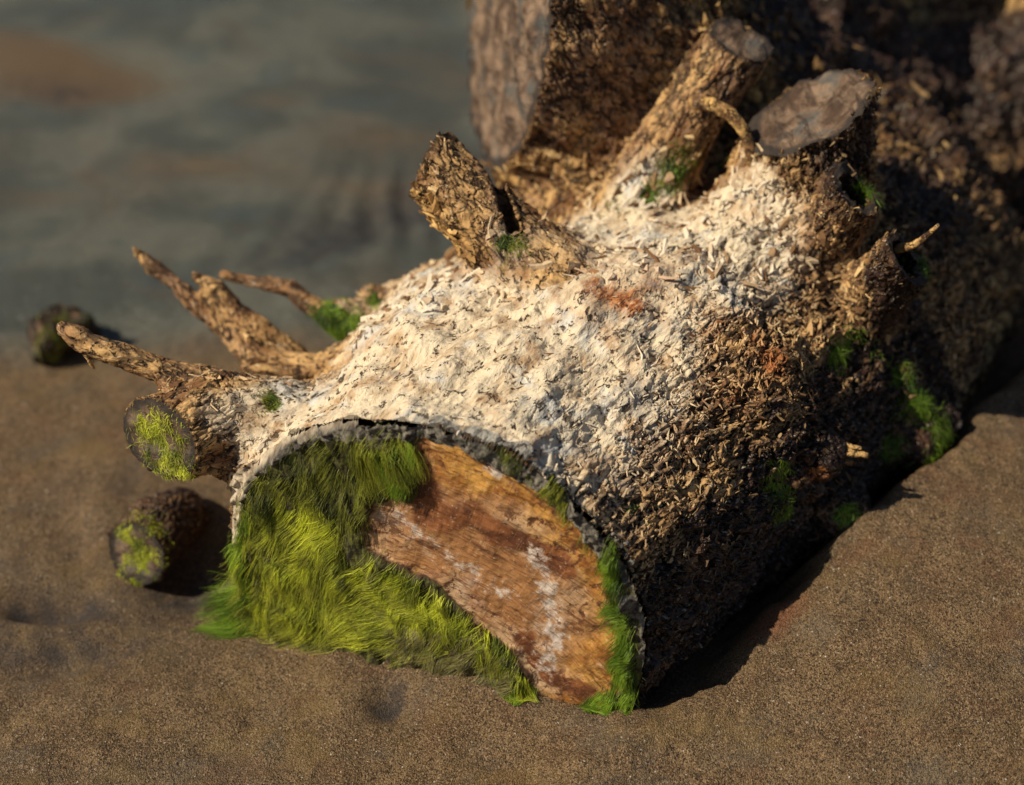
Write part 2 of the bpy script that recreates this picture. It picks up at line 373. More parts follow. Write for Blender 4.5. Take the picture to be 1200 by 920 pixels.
# ------------------------------------------------------------------ the driftwood: places of the limbs
FN = unit((-.34, -.94, .0)); FL = np.array([-.165, 1.073, 0])         # plane of the front saw cut
def on_face(px, py):
    d = ray(px, py); return CAM + d*(((FL-CAM)@FN)/(d@FN))
AX = unit((.64, .77, 0))
c0 = np.array([-.062, 1.037, .078])
trunk = Limb('bark', [(c0-AX*.2, .164), (c0, .166), (c0+AX*.16, .174), (c0+AX*.34, .190), (c0+AX*.50, .195), (c0+AX*.66, .17)], cut=(FL, FN), k=.02)
flank = Limb('bark', [(c0+[-.004, 0, 0], .164), ((-.01, 1.20, .075), .172), ((.07, 1.38, .05), .178), ((.28, 1.62, .06), .18)], k=.03, cut=(FL, FN))
bole = Limb('bark', [((.34, 1.80, .02), .18), ((.60, 1.88, .02), .215), ((.85, 1.88, .03), .23), ((1.4, 1.9, .03), .23)], k=.05)
e1 = WY(600, -60, 1.54); j1 = np.array([.30, 1.66, .11])
LN = unit((-.965, -.22, .12))
limb = Limb('limb', [(j1, .17), ((j1+e1)/2+[0, 0, -.03], .160), (e1+(e1-j1)*.4, .155)], cut=(e1, LN), k=.07)
limb2 = Limb('limb', [((.34, 1.80, .10), .16), ((.20, 1.88, .42), .17), ((.10, 1.90, .62), .15)], k=.05, part='limb2')
base = [trunk, flank, bole, limb, limb2]
def H(px, py): return hit(base, px, py)

def IMG(x, up, tow=0.):                                              # a direction given as right, up, towards the viewer
    return unit(np.array([1., 0, 0])*x + cU*up - cF*tow)
L = []
# stub with a saw kerf, standing on the pale top
b1 = H(632, 318); a1 = IMG(-.74, .67, -.05); t1 = WY(503, 192, b1[1]+.035); a1 = unit(t1-b1)
stub1 = Limb('branch_stub', [(b1-a1*.010, .043), (b1+a1*.035, .035), (t1+a1*.03, .0305)], cut=(t1, IMG(-.87, .49, -.10)), k=.02, part='stub1')
kc = b1+(t1-b1)*.34; kn = IMG(.93, .34)
stub1.slot = (kc+IMG(0, 1)*.028, kn, .0055, IMG(-.34, .93), -.030)
# big flat-cut stub
t2 = WY(966, 127, 1.34); n2_ = unit((-.57, -.06, .82)); b2 = np.array([.262, 1.40, .20])
stub2 = Limb('branch_stub', [(b2, .070), (b2*.35+t2*.65, .054), (t2+n2_*.02, .053)], cut=(t2, n2_), k=.035, part='stub2')
# slanting stub in front of the hollow
t3 = WY(868, 46, 1.43); b3 = np.array([.118, 1.375, .262]); a3 = unit(t3-b3)
stub3 = Limb('branch_stub', [(b3-a3*.01, .034), (b3*.5+t3*.5, .029), (t3+a3*.03, .031)], cut=(t3, unit((.35, -.12, .93))), k=.02, part='stub3')
def hollow_stub(key, p0, p1, r, Y1, nrm, k=.02, deep=.035):
    b = H(*p0); t = WY(p1[0], p1[1], Y1); a = unit(t-b)
    return Limb('hollow_stub', [(b-a*.02, r*1.3), (t+a*.02, r)], cut=(t, unit(nrm)), k=k, hollow=(t-a*deep, t+a*.1, r*.68), part=key)
stub4 = hollow_stub('stub4', (962, 285), (1003, 222), .024, 1.27, IMG(.55, .45, .55))
stub5 = hollow_stub('stub5', (1022, 350), (1062, 302), .024, 1.22, IMG(.75, .35, .45))
n6 = H(962, 530)
stub6 = Limb('branch_stub', [(n6-[.02, 0, 0], .020), (n6+[.004, -.01, .004], .016)], k=.015, part='stub6')
def chain(name, key, pts, k=.012, cut=None, **kw):
    return Limb(name, [(WY(x, y, Y), r) for x, y, Y, r in pts], k=k, part=key, cut=cut, **kw)
te = WY(187, 508, 1.095)
br1 = Limb('branch_stub', [(WY(395, 545, 1.17), .060), (WY(330, 518, 1.15), .050), (WY(255, 498, 1.125), .037), (te+unit((-.8, -.5, 0))*.03, .034)],
           cut=(te, unit((-.50, -.84, .16))), k=.03, part='br1')
br2 = chain('branch', 'br2', [(330, 480, 1.16, .022), (215, 446, 1.15, .0145), (178, 428, 1.155, .0105), (140, 414, 1.16, .0115), (105, 402, 1.165, .0090), (92, 394, 1.17, .0105), (76, 386, 1.175, .0065)], k=.02)
br3 = chain('branch', 'br3', [(425, 425, 1.27, .024), (370, 432, 1.27, .013), (300, 420, 1.28, .0095), (262, 385, 1.31, .0080), (232, 358, 1.325, .0090), (205, 333, 1.34, .0070), (180, 312, 1.35, .0082), (163, 297, 1.36, .0050)], k=.02)
br4 = chain('branch', 'br4', [(395, 372, 1.33, .013), (362, 358, 1.34, .010), (340, 338, 1.35, .0085), (300, 331, 1.36, .0050), (262, 323, 1.37, .0045)])
br5 = chain('branch', 'br5', [(345, 420, 1.30, .014), (300, 388, 1.31, .015), (275, 360, 1.32, .0085), (255, 340, 1.33, .0095), (232, 326, 1.34, .004)])
br6 = chain('branch', 'br6', [(400, 433, 1.25, .010), (340, 436, 1.25, .0048), (283, 431, 1.25, .0038)])
kn1 = chain('root_knob', 'kn1', [(440, 400, 1.32, .018), (412, 378, 1.33, .018), (402, 366, 1.33, .012)])
kn2 = chain('root_knob', 'kn2', [(500, 372, 1.34, .030), (445, 356, 1.35, .013), (436, 346, 1.35, .010)], k=.02)
kn3 = chain('root_knob', 'kn3', [(560, 345, 1.36, .030), (500, 340, 1.37, .020), (470, 352, 1.36, .016)], k=.02)
rt1 = chain('root', 'rt1', [(1040, 425, 1.27, .022), (1068, 470, 1.25, .016), (1095, 498, 1.25, .017), (1108, 490, 1.255, .014)], k=.015)
rt2 = chain('root', 'rt2', [(1030, 500, 1.24, .022), (1075, 525, 1.23, .018), (1092, 556, 1.235, .015), (1082, 585, 1.24, .013)], k=.015)
rt3 = chain('root', 'rt3', [(985, 600, 1.16, .03), (1000, 622, 1.16, .016), (985, 660, 1.15, .012)], k=.015)
# swelling where the front log meets the bole, burls, and lumps
burl = Limb('bark', [(H(700, 350)-[0, 0, .055], .055), (H(790, 330)-[0, 0, .05], .052)], k=.05)
burl2 = Limb('bark', [(H(915, 440)-[.03, 0, .03], .050), (H(960, 500)-[.03, 0, .02], .040)], k=.03)
flare = Limb('bark', [(H(870, 265)-[0, 0, .04], .045), (t2*.5+b2*.5-[.02, .01, .0], .045)], k=.03)
collar = Limb('bark', [(H(560, 335)-[0, 0, .03], .035), (H(640, 300)-[0, 0, .03], .045)], k=.03)
rear = Limb('added_rear_mass', [((.30, 1.95, .16), .13), ((.52, 2.02, .18), .12), ((.70, 2.08, .10), .10), ((.95, 2.12, .02), .08)], k=.04, part='rear')  # added dark mass, covers sand where only the limb's shadow falls
limbs_all = base + [rear, burl, burl2, flare, collar, stub1, stub2, stub3, stub4, stub5, stub6, br1, br2, br3, br4, br5, br6, kn1, kn2, kn3, rt1, rt2, rt3]
twig_pts = [WY(812, 120, 1.375), WY(838, 124, 1.355), WY(860, 138, 1.345), WY(876, 162, 1.34), WY(884, 196, 1.335)]
#GEOEND
# buried little log on the left
sb_c = WZ(160, 650, .012); sb_a = unit((.35, .93, .06))
small = [Limb('bark', [(sb_c-sb_a*.03, .029), (sb_c+sb_a*.03, .031), (sb_c+sb_a*.075+[0, 0, -.016], .026)], cut=(sb_c, unit(-sb_a+np.array([-.0, 0, .30]))), k=.01)]
kn_c = WZ(52, 397, .014)
knob = [Limb('bark', [(kn_c, .026), (kn_c+[.018, .03, -.005], .023), (kn_c+[.03, .05, -.03], .018)], cut=(kn_c+np.array([-.012, -.005, 0]), unit((-.85, -.45, .2))), k=.01),
        Limb('bark', [(kn_c+[.01, .02, .008], .014), (kn_c+[.045, .012, .016], .007)], k=.01)]

# ------------------------------------------------------------------ building the wood from its limbs
CHAINQ = {}
def axis_coords(l, X):
    """coordinates that follow the limb: around it at full scale, along it compressed, so grain runs lengthwise"""
    best = np.full(len(X), 9., f32); q = np.zeros_like(X); ax = np.zeros_like(X); arc = 0.; d0 = unit(l.P[1]-l.P[0])
    for i in range(len(l.P)-1):
        a, b = l.P[i], l.P[i+1]; ab = b-a; Ln = float(np.linalg.norm(ab)); t = ((X-a)@ab)/Ln**2
        if i > 0: t = np.maximum(t, 0)
        if i < len(l.P)-2: t = np.minimum(t, 1)
        D = X-a-t[:, None]*ab; d = (D*D).sum(1); m = d < best
        qq = D + np.asarray(d0*.45, f32)*((arc+t*Ln)[:, None]) + l.P[0]
        q[m] = qq[m]; ax[m] = (ab/Ln); best = np.minimum(best, d); arc += Ln
    return q, ax
def blob(X, spots, limbs):
    o = np.zeros(len(X), f32)
    for sp in spots:
        c = np.asarray(hit(limbs, sp[0], sp[1]), f32); o += (sp[3] if len(sp) > 3 else 1)*np.exp(-((X-c)**2).sum(1)/sp[2]**2)
    return np.clip(o, 0, 1)
def frame_of(n):
    n = unit(n); u = np.cross([0, 0, 1.], n); u = unit(u) if np.linalg.norm(u) > .2 else np.array([1., 0, 0]); v = np.cross(n, u); return u, v, n
def build_wood(limbs, lo, hi, h, root, zone, lump=1., qs=1.):
    V, Q = surface_nets(limbs, lo, hi, h); V, Q = subdivide(V, Q)
    Q = Q[(V[Q[:, 0], 2] > lo[2]+h*1.6) & (V[Q[:, 0], 0] < hi[0]-h*1.6)]
    D, G = grad(limbs, V); V = V-G*np.clip(D, -h, h)[:, None]; border = None
    if limbs is limbs_all:
        near_ = (V[:, 1] < 1.40) & ((G*(CAM-V)).sum(1) > -.15) & (V[:, 2] > .02) & (V[:, 0] > -.30) & (V[:, 0] < .42)
        V, Q, border = refine(V, Q, near_[Q].all(1)); D, G = grad(limbs, V); V = V-G*np.clip(D, -h, h)[:, None]
    N = G
    ds = np.stack([l.d(V) for l in limbs]); own = ds.argmin(0)
    keys = []; 
    for l in limbs:
        if l.part not in keys: keys.append(l.part)
    q = np.zeros_like(V); ax = np.zeros_like(V); onc = np.zeros(len(V), bool); rim = np.zeros(len(V), f32); rad_ = np.zeros(len(V), f32); inside = np.zeros(len(V), bool)
    for i, l in enumerate(limbs):
        m = own == i
        if not m.any(): continue
        src = limbs[0] if (l.part == 'bark' and l is not globals().get('bole')) else l
        q[m], ax[m] = axis_coords(src, V[m]); rad_[m] = .18 if (l.part == 'bark' and limbs is limbs_all) else l.R.mean()
        if l.cut:
            raw = l.raw(V[m]); pl = l.plane(V[m]); c = (pl > raw-.0002) & (pl > -.0035) & (np.abs(G[m]@np.asarray(l.cut[1], f32)) > .55)
            u, v, n = frame_of(l.cut[1]); X = V[m]-np.asarray(l.cut[0], f32)
            qq = q[m]; qq[c] = np.stack([X@u, X@v, X@n], 1)[c]; q[m] = qq; onc[m] = c; r = rim[m]; r[c] = raw[c]; rim[m] = r
        if l.hollow is not None:
            c1, c2, r_ = l.hollow; ab = np.asarray(c2-c1, f32); t = np.clip(((V[m]-np.asarray(c1, f32))@ab)/float(ab@ab), 0, 1)
            inside[m] = np.linalg.norm(V[m]-np.asarray(c1, f32)-t[:, None]*ab, axis=1) < r_+.0012
    # relief
    big = sstep(.02, .15, rad_)
    wq = np.stack([perlin(q, 120, 5), perlin(q, 120, 6), perlin(q, 120, 7)], 1)
    f1, f2, cid = worley(q*qs + .0038*wq*qs, 150); g1, g2, gid = worley(q*qs*[1, 1, 1] + .003*wq[:, ::-1]*qs, 62, 3)
    crev = np.maximum(sstep(.20, .0, f2-f1), .9*sstep(.10, .0, g2-g1)*sstep(-.2, .2, perlin(V, 40, 24)))
    tilt = (f1-.4)*np.where(cid > .5, 1, -1)
    ridge = fbm(q*qs, 48, 3, 2); fine = perlin(q*qs, 230, 9); streak = np.abs(perlin(q*qs, 70, 14))
    rearw = sstep(1.42, 1.58, V[:, 1])
    disp = lump*(fbm(V, 8, 3, 1)*.010*big + rearw*big*(fbm(V, 17, 3, 11)*.020 - np.abs(perlin(V, 12, 13))*.02) + fbm(V, 35, 2, 4)*.0035*np.clip(rad_/.05, .3, 1)) + ridge*.0045*np.clip(rad_/.06, .45, 1.)
    shag = zone['shag'](V, N) if 'shag' in zone else np.full(len(V), .5, f32)
    blz = zone['bleach'](V, N) if 'bleach' in zone else 0
    cut_ = sstep(.035, .0, np.abs(perlin(q*[1, 1, 1]*qs, 85, 21)))*sstep(.10, .35, perlin(V, 55, 22))
    disp += (gid-.5)*.0040*(1-.7*blz)*np.clip(rad_/.05, .4, 1.)*(.4+.6*shag)
    disp += ((cid-.5)*.0046*(1-.85*blz) + tilt*.002*shag*(1-blz) - crev*.0034*(1-.85*blz) + fine*.0012 - sstep(.08, 0, streak)*.0022*(1-.6*blz))*np.clip(rad_/.05, .4, 1.)*(.55+.75*shag) - cut_*.0026*blz
    disp = np.where(onc, fine*.0005 + fbm(q, 40, 3, 5)*(.0018+.0035*(V[:, 1] > 1.2)), disp)
    V0 = V.copy(); V = V + N*disp[:, None].astype(f32)
    if border is not None: V[border[0]] = (V[border[1]]+V[border[2]])/2
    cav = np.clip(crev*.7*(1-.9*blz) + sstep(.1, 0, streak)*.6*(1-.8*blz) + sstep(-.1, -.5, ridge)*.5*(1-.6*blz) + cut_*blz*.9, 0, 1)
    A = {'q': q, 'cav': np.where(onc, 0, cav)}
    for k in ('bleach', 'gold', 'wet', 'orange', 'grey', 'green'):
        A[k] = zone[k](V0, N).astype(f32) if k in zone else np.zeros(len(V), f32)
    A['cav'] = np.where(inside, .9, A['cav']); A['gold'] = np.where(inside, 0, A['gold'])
    A['rim'] = np.where(onc, sstep(-.011, -.004, rim), 0) if 'rimw' not in zone else zone['rimw'](V0, rim, onc)
    A['shag'] = shag
    fo = own[Q[:, 0]]; fc = onc[Q].sum(1) >= 3
    kid = np.array([keys.index(l.part) for l in limbs]); fk = kid[fo]
    out = {}
    for j, k in enumerate(keys):
        l0 = [l for l in limbs if l.part == k][0]
        m = (fk == j) & ~fc
        if m.sum() < 5: continue
        v, f, a, ui = compact(V, Q, m, {x: A[x] for x in ('q', 'cav', 'bleach', 'gold', 'wet', 'orange', 'grey', 'green', 'shag')})
        al = (kid[own[ui]] != j) & ~onc[ui]                          # border points take the grain of this part
        if al.any(): a['q'][al] = axis_coords(l0, V0[ui][al])[0]
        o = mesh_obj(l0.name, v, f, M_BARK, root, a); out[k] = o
        m = (fk == j) & fc
        if m.sum() < 5: continue
        out[k+'/cut'] = (compact(V, Q, m, {x: A[x] for x in ('q', 'rim')}), o)
    return V, N, ax, A, own, onc, out, Q

# zones of the big driftwood
E_ = [(660, 0), (800, 20)]
bl_pts = [(260, 480, .04, .25), (150, 418, .04, .2), (330, 505, .04, .5), (90, 392, .03, .2), (420, 455, .08), (500, 400, .09), (580, 400, .09), (620, 450, .10), (690, 420, .065), (720, 275, .07), (790, 285, .07), (370, 500, .05), (880, 225, .035), (520, 460, .08),
          (470, 350, .07), (840, 300, .06), (930, 300, .03, .4), (760, 390, .05, .3), (560, 340, .05)]
or_pts = [(700, 345, .024, .62), (745, 362, .020, .6), (770, 330, .018, .5), (830, 380, .02, .5), (905, 425, .010, .6), (905, 432, .014, .8), (885, 400, .014, .6), (960, 560, .012), (860, 470, .015, .6)]
gr_pts = [(915, 575, .011), (990, 605, .012), (1080, 470, .016), (1100, 540, .012), (1060, 440, .012), (985, 415, .015, .8), (1010, 225, .012), (318, 470, .010), (384, 367, .014), (410, 380, .016, .9),
          (850, 183, .014), (790, 205, .02, .8), (690, 262, .0, 0), (593, 285, .010), (1075, 318, .012, .7), (440, 352, .010, .8), (760, 230, .012, .7), (1040, 520, .02, .7), (745, 600, .015, .5)]
def z_bleach(X, N): return blob(X, bl_pts, limbs_all)*(1-.55*sstep(.012, .0, stub1.d(X)-.004))*sstep(-.2, .5, N[:, 2])*sstep(.02, .08, X[:, 2])
def z_gold(X, N):
    own_l = np.minimum(limb.d(X), np.minimum(limb2.d(X), stub3.d(X))); st = stub1.d(X)
    return np.clip(sstep(.03, .0, own_l)*sstep(1.40, 1.50, X[:, 1]) + .7*sstep(.01, 0, st)*sstep(.2, -.5, N[:, 2]+N[:, 0]*.3) + .3*sstep(.25, .4, X[:, 0])*sstep(1.3, 1.4, X[:, 1]), 0, 1)
def z_wet_shade(X, N):  # wet bark and painted shade together in one mask
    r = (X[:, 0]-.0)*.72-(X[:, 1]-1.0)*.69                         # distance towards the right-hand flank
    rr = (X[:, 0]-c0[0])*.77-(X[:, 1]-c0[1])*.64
    a = np.maximum(sstep(.135, .165, rr+perlin(X, 30, 61)*.02-.008), sstep(.13, .075, X[:, 2])*sstep(.0, .1, X[:, 0]+.02))  # wet foot of the log, and the flank's shaded side painted dark
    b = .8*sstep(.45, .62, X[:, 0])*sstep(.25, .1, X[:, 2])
    c = blob(X, [(1000, 200, .035), (985, 215, .022, .7), (1010, 160, .03), (760, 30, .12, .40), (1100, 100, .16, .35), (1150, 200, .14, .45), (1000, 40, .12, .4), (930, 20, .10, .9), (1190, 60, .12, .6), (1080, 250, .06), (950, 300, .02, .6)], limbs_all)  # shade around the stubs, limb and far bole, painted into the bark
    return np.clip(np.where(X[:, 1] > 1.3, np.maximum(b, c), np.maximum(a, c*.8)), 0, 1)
def z_shag(X, N): return np.clip(sstep(-.06, .10, X[:, 0]-(X[:, 1]-1.05)*.55-.04) + .12, 0, 1)
def z_grey(X, N):
    pl = trunk.plane(X); near = sstep(-.007, -.001, pl+perlin(X, 60, 71)*.006)*sstep(.02, .0, trunk.d(X))
    return np.clip(near*.9*sstep(.09, .17, X[:, 2])*sstep(.05, .12, (X-FL)@unit((.94, -.34, 0))) + blob(X, [(720, 375, .022, .5), (590, 400, .03, .35), (810, 330, .02, .6), (760, 330, .02, .4)], limbs_all), 0, 1)
def z_green(X, N): return blob(X, gr_pts, limbs_all)
def z_rim(X, rim, onc):
    n = fbm(X, 60, 3, 8)*.009 + .001; u = (X-FL)@unit((.94, -.34, 0))
    w_ = (-.030 + .027*sstep(-.04, .10, u) + .008*sstep(.12, .22, u))*sstep(.02, .10, X[:, 2])
    return np.where(onc, np.where(own_front(X), sstep(-w_-.004, -w_+.003, rim+n), sstep(-.011, -.004, rim+n*.5)), 0).astype(f32)
def own_front(X): return np.abs((X-FL)@FN) < .006
ZONES = dict(bleach=z_bleach, gold=z_gold, wet=z_wet_shade, shag=z_shag, grey=z_grey, orange=lambda X, N: blob(X, or_pts, limbs_all), green=z_green, rimw=z_rim)

root = thing('driftwood_trunk', 'huge bleached driftwood trunk with sawn stubs and green algae over its front cut', 'driftwood', (.05, 1.2, 0))
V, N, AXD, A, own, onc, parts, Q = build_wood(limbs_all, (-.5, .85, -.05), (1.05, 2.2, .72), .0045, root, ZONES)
print('wood', round(time.time()-T0, 1), len(V))
SU = unit((.94, -.34, 0)); SV = np.array([0, 0, 1.])
def face_uv(px, py):
    p = on_face(px, py)-FL; return np.array([p@SU, p[2]])
def in_poly(uv, poly):
    r = np.zeros(len(uv), bool); j = len(poly)-1
    for i in range(len(poly)):
        a, b = poly[i], poly[j]; c = (a[1] > uv[:, 1]) != (b[1] > uv[:, 1])
        r ^= c & (uv[:, 0] < (b[0]-a[0])*(uv[:, 1]-a[1])/(b[1]-a[1]+1e-9)+a[0]); j = i
    return r
WOODPOLY = [face_uv(*p) for p in ((494, 480), (560, 490), (650, 545), (712, 640), (742, 740), (735, 835), (690, 850), (640, 820), (612, 765), (575, 735), (540, 700), (505, 668), (470, 650), (436, 640), (428, 600), (450, 575), (492, 578))]
def soft_poly(uv, poly, r=.005):
    n = np.stack([perlin(np.c_[uv, uv[:, :1]*0], 70, 1), perlin(np.c_[uv, uv[:, :1]*0], 70, 2)], 1)*.008
    o = 0
    for dx, dy in ((0, 0), (r, 0), (-r, 0), (0, r), (0, -r), (r*.7, r*.7), (-r*.7, -r*.7), (r*.7, -r*.7), (-r*.7, r*.7)): o = o + in_poly(uv+n+[dx, dy], poly)
    return o/9.
def segd(uv, pts):
    best = np.full(len(uv), 9.)
    for a, b in zip(pts[:-1], pts[1:]):
        ab = b-a; t = np.clip(((uv-a)@ab)/(ab@ab), 0, 1); best = np.minimum(best, np.linalg.norm(uv-a-t[:, None]*ab, axis=1))
    return best
def LUMP(uv): return .0075*np.clip(fbm(np.c_[uv[:, 0]+uv[:, 1]*.45, uv[:, 1]*.38, uv[:, 1]*0], 62, 3, 7)+.35, 0, 1.2)
for k in list(parts):
    if not k.endswith('/cut'): continue
    (v, f, a, _), o = parts[k]
    if k == 'bark/cut':
        uv = np.stack([(v-FL)@SU, v[:, 2]], 1); q3 = np.c_[uv, np.zeros(len(uv))].astype(f32)
        film = 1-soft_poly(uv, WOODPOLY)
        a['film'] = film; rc = uv-np.array([.05, -.16]); rr_ = np.hypot(rc[:, 0], rc[:, 1])+perlin(q3, 12, 14)*.004; a['arc'] = np.stack([rr_, np.arctan2(rc[:, 0], rc[:, 1])*.25, rr_*0], 1)
        a['amber'] = np.clip(sstep(.10, .155, np.hypot(uv[:, 0]-.11, uv[:, 1]-.085)+fbm(q3, 25, 3, 15)*.02)+.6*sstep(.17, .23, uv[:, 1]), 0, 1)
        a['band'] = np.clip(sstep(.024, .004, segd(uv, [face_uv(*p) for p in ((500, 560), (505, 600), (560, 600), (600, 625), (660, 655))])+fbm(q3, 40, 2, 3)*.006)*.9
                            + sstep(.016, .003, segd(uv, [face_uv(*p) for p in ((620, 745), (650, 790), (700, 810))])+fbm(q3, 50, 2, 5)*.006), 0, 1)
        a['pale'] = np.clip(sstep(.014, .0, segd(uv, [face_uv(*p) for p in ((572, 525), (590, 545))]))*.9 + sstep(.020, .0, segd(uv, [face_uv(*p) for p in ((630, 640), (650, 690), (655, 740), (640, 775))]))*.75
                            + sstep(.02, .0, segd(uv, [face_uv(*p) for p in ((470, 600), (540, 650), (600, 690))]))*.55, 0, 1)
        edge_ = sstep(.1685, .1745, np.hypot(uv[:, 0]-.109, uv[:, 1]-.080)+fbm(q3, 90, 3, 33)*.004)*sstep(.10, .03, uv[:, 0]); a['rimpale'] = edge_; a['film'] = film = film*(1-edge_)
        v = v + np.asarray(FN, f32)*(film*(.003+LUMP(uv)) + a['rim']*(.0005+.0055*np.clip(fbm(q3, 120, 3, 4)+.2, 0, 1)))[:, None].astype(f32)
        m_ = M_WOOD; nm = 'sawn_face'; FACEV = v
    else:
        for x in ('film', 'band', 'pale', 'amber'): a[x] = np.zeros(len(v), f32)
        m_ = M_OLD; nm = 'sawn_end'
    mesh_obj(nm, v, f, m_, root if nm == 'sawn_face' else o, a)

# ------------------------------------------------------------------ flakes of bark standing off the wood
def mat_flake():
    s = NT('bark_flake'); r = s.attr('rnd')
    c = s.mix(s.mr(r, .0, .45), (.13, .060, .026), (.56, .34, .14)); c = s.mix(s.mr(r, .5, 1.), c, (.78, .55, .26))
    c = s.mix(s.mr(s.noise(s.attr('q', 'Vector'), 90, 3, .6), .5, .62, 0, .7), c, (.12, .06, .03))
    c = s.mix(s.math('MULTIPLY', s.attr('bleach'), s.mr(r, .1, .5)), c, (.74, .64, .50))
    c = s.mix(s.math('MULTIPLY', s.attr('gold'), .8), c, s.mix(r, (.12, .055, .02), (.70, .42, .13)))
    c = s.mix(s.math('MULTIPLY', s.attr('wet'), .86), c, s.mix(s.mr(r, .6, 1), (.014, .008, .007), (.11, .060, .036)))  # wet flakes, and painted shade on the same mask
    c = s.mix(s.attr('orange'), c, (.42, .17, .06))
    b = s.bump(s.noise(s.attr('q', 'Vector'), 400, 2, .6), .001, .6)
    return s.done(c, .8, b, .3)
M_FLAKE = mat_flake()
def flakes(name, V, N, ax, A, prob, count, parent, lrange=(.005, .017), wr=(.0012, .0034), lift=.5, seed=1, sink=.001):
    r = np.random.default_rng(seed); p = prob/prob.sum(); i = r.choice(len(V), count, p=p)
    P = V[i]; n = N[i]; a = ax[i]; n = n/np.linalg.norm(n, axis=1)[:, None]
    a = a-(a*n).sum(1)[:, None]*n; a /= np.maximum(np.linalg.norm(a, axis=1), 1e-4)[:, None]; b = np.cross(n, a)
    th = r.normal(0, .55, count) + perlin(P, 25, 3)*1.6 + np.where(r.random(count) < .5, 0, math.pi)
    t = a*np.cos(th)[:, None]+b*np.sin(th)[:, None]; s_ = np.cross(n, t)
    ln = r.uniform(*lrange, count)*r.uniform(.6, 1.2, count); wd = r.uniform(*wr, count); lf = r.gamma(2., .22, count)*lift; curl = r.normal(0, .35, count)
    vs = []; wj = r.uniform(.35, 1.3, (3, count, 1)); hp = r.uniform(-.2, 1.2, count)
    for k, (tt, ww, hh) in enumerate(((0, wj[0], 0), (.45, wj[1], hp*.6), (1., wj[2]*.6, 1.))):
        c = P + t*(ln*tt)[:, None] + n*(ln*lf*hh - sink)[:, None] + s_*(curl*ln*tt*tt)[:, None]
        tw = (r.normal(0, .5, count)*tt)[:, None]; sw = s_+n*tw
        vs += [c-sw*wd[:, None]*ww*.5, c+sw*wd[:, None]*ww*.5, c+n*(wd*.38)[:, None]*ww]
    VV = np.stack(vs, 1).reshape(-1, 3); base_f = []
    for k in (0, 3):
        for x, y in ((0, 1), (1, 2), (2, 0)): base_f.append((k+x, k+y, k+3+y)); base_f.append((k+x, k+3+y, k+3+x))
    base_f += [(6, 7, 8), (0, 2, 1)]
    F = (np.arange(count)[:, None, None]*9 + np.array(base_f)).reshape(-1, 3)
    at = {x: np.repeat(A[x][i], 9, 0) for x in ('bleach', 'gold', 'wet', 'orange')}; at['q'] = VV; at['rnd'] = np.repeat(r.random(count), 9)
    for x in ('cav', 'grey', 'green', 'shag'): at[x] = np.repeat(A[x][i], 9, 0)*(0 if x == 'cav' else 1)
    at['q'] = np.repeat(A['q'][i], 9, 0)+(VV-np.repeat(P, 9, 0))
    return mesh_obj(name, VV, F, M_FLAKE, parent, at, smooth=False, kind='stuff')
vis = (V[:, 2] > -.02) & ~onc & ((N*(CAM-V)).sum(1) > -.1)
sr = np.array([l.R.max() for l in limbs_all])[own]; slot_ok = (np.abs((V-np.asarray(stub1.slot[0], f32))@np.asarray(stub1.slot[1], f32)) > .012) | (own != limbs_all.index(stub1))
thick = sstep(.015, .05, sr)*slot_ok
dens = (.02 + A['shag']**1.5)*vis*(1-.75*A['bleach'])*(1-.6*A['wet'])*(V[:, 1] < 1.5)*thick
flakes('bark_flake', V, N, AXD, A, dens, 9000, root, lrange=(.0035, .0085), wr=(.0014, .0036), lift=.24, seed=3)
flakes('bark_flake', V, N, AXD, A, dens, 11000, root, lrange=(.0025, .0065), wr=(.0008, .0020), lift=.34, seed=4)
kk_ = np.array([[l.part for l in limbs_all].index(l.part) for l in limbs_all])[own]; eb = Q[(kk_[Q] != kk_[Q][:, :1]).any(1)]; seam = np.zeros(len(V)); seam[eb.ravel()] = 1; seam = seam*vis*slot_ok*(sr > .02)*(V[:, 1] < 1.5)
flakes('bark_flake', V, N, AXD, A, seam, 1500, root, lrange=(.005, .013), wr=(.002, .006), lift=.2, seed=8)
dens2 = vis*np.clip(A['gold']+A['bleach']*.3, 0, 1)*(V[:, 1] > 1.2)*thick
flakes('bark_flake', V, N, AXD, A, dens2*(V[:, 1] < 1.62), 1300, root, lrange=(.006, .018), wr=(.003, .009), lift=.4, seed=5)
dens3 = vis*A['bleach']*slot_ok
flakes('bark_flake', V, N, AXD, A, dens3, 700, root, lrange=(.004, .012), wr=(.001, .0030), lift=.13, seed=6)

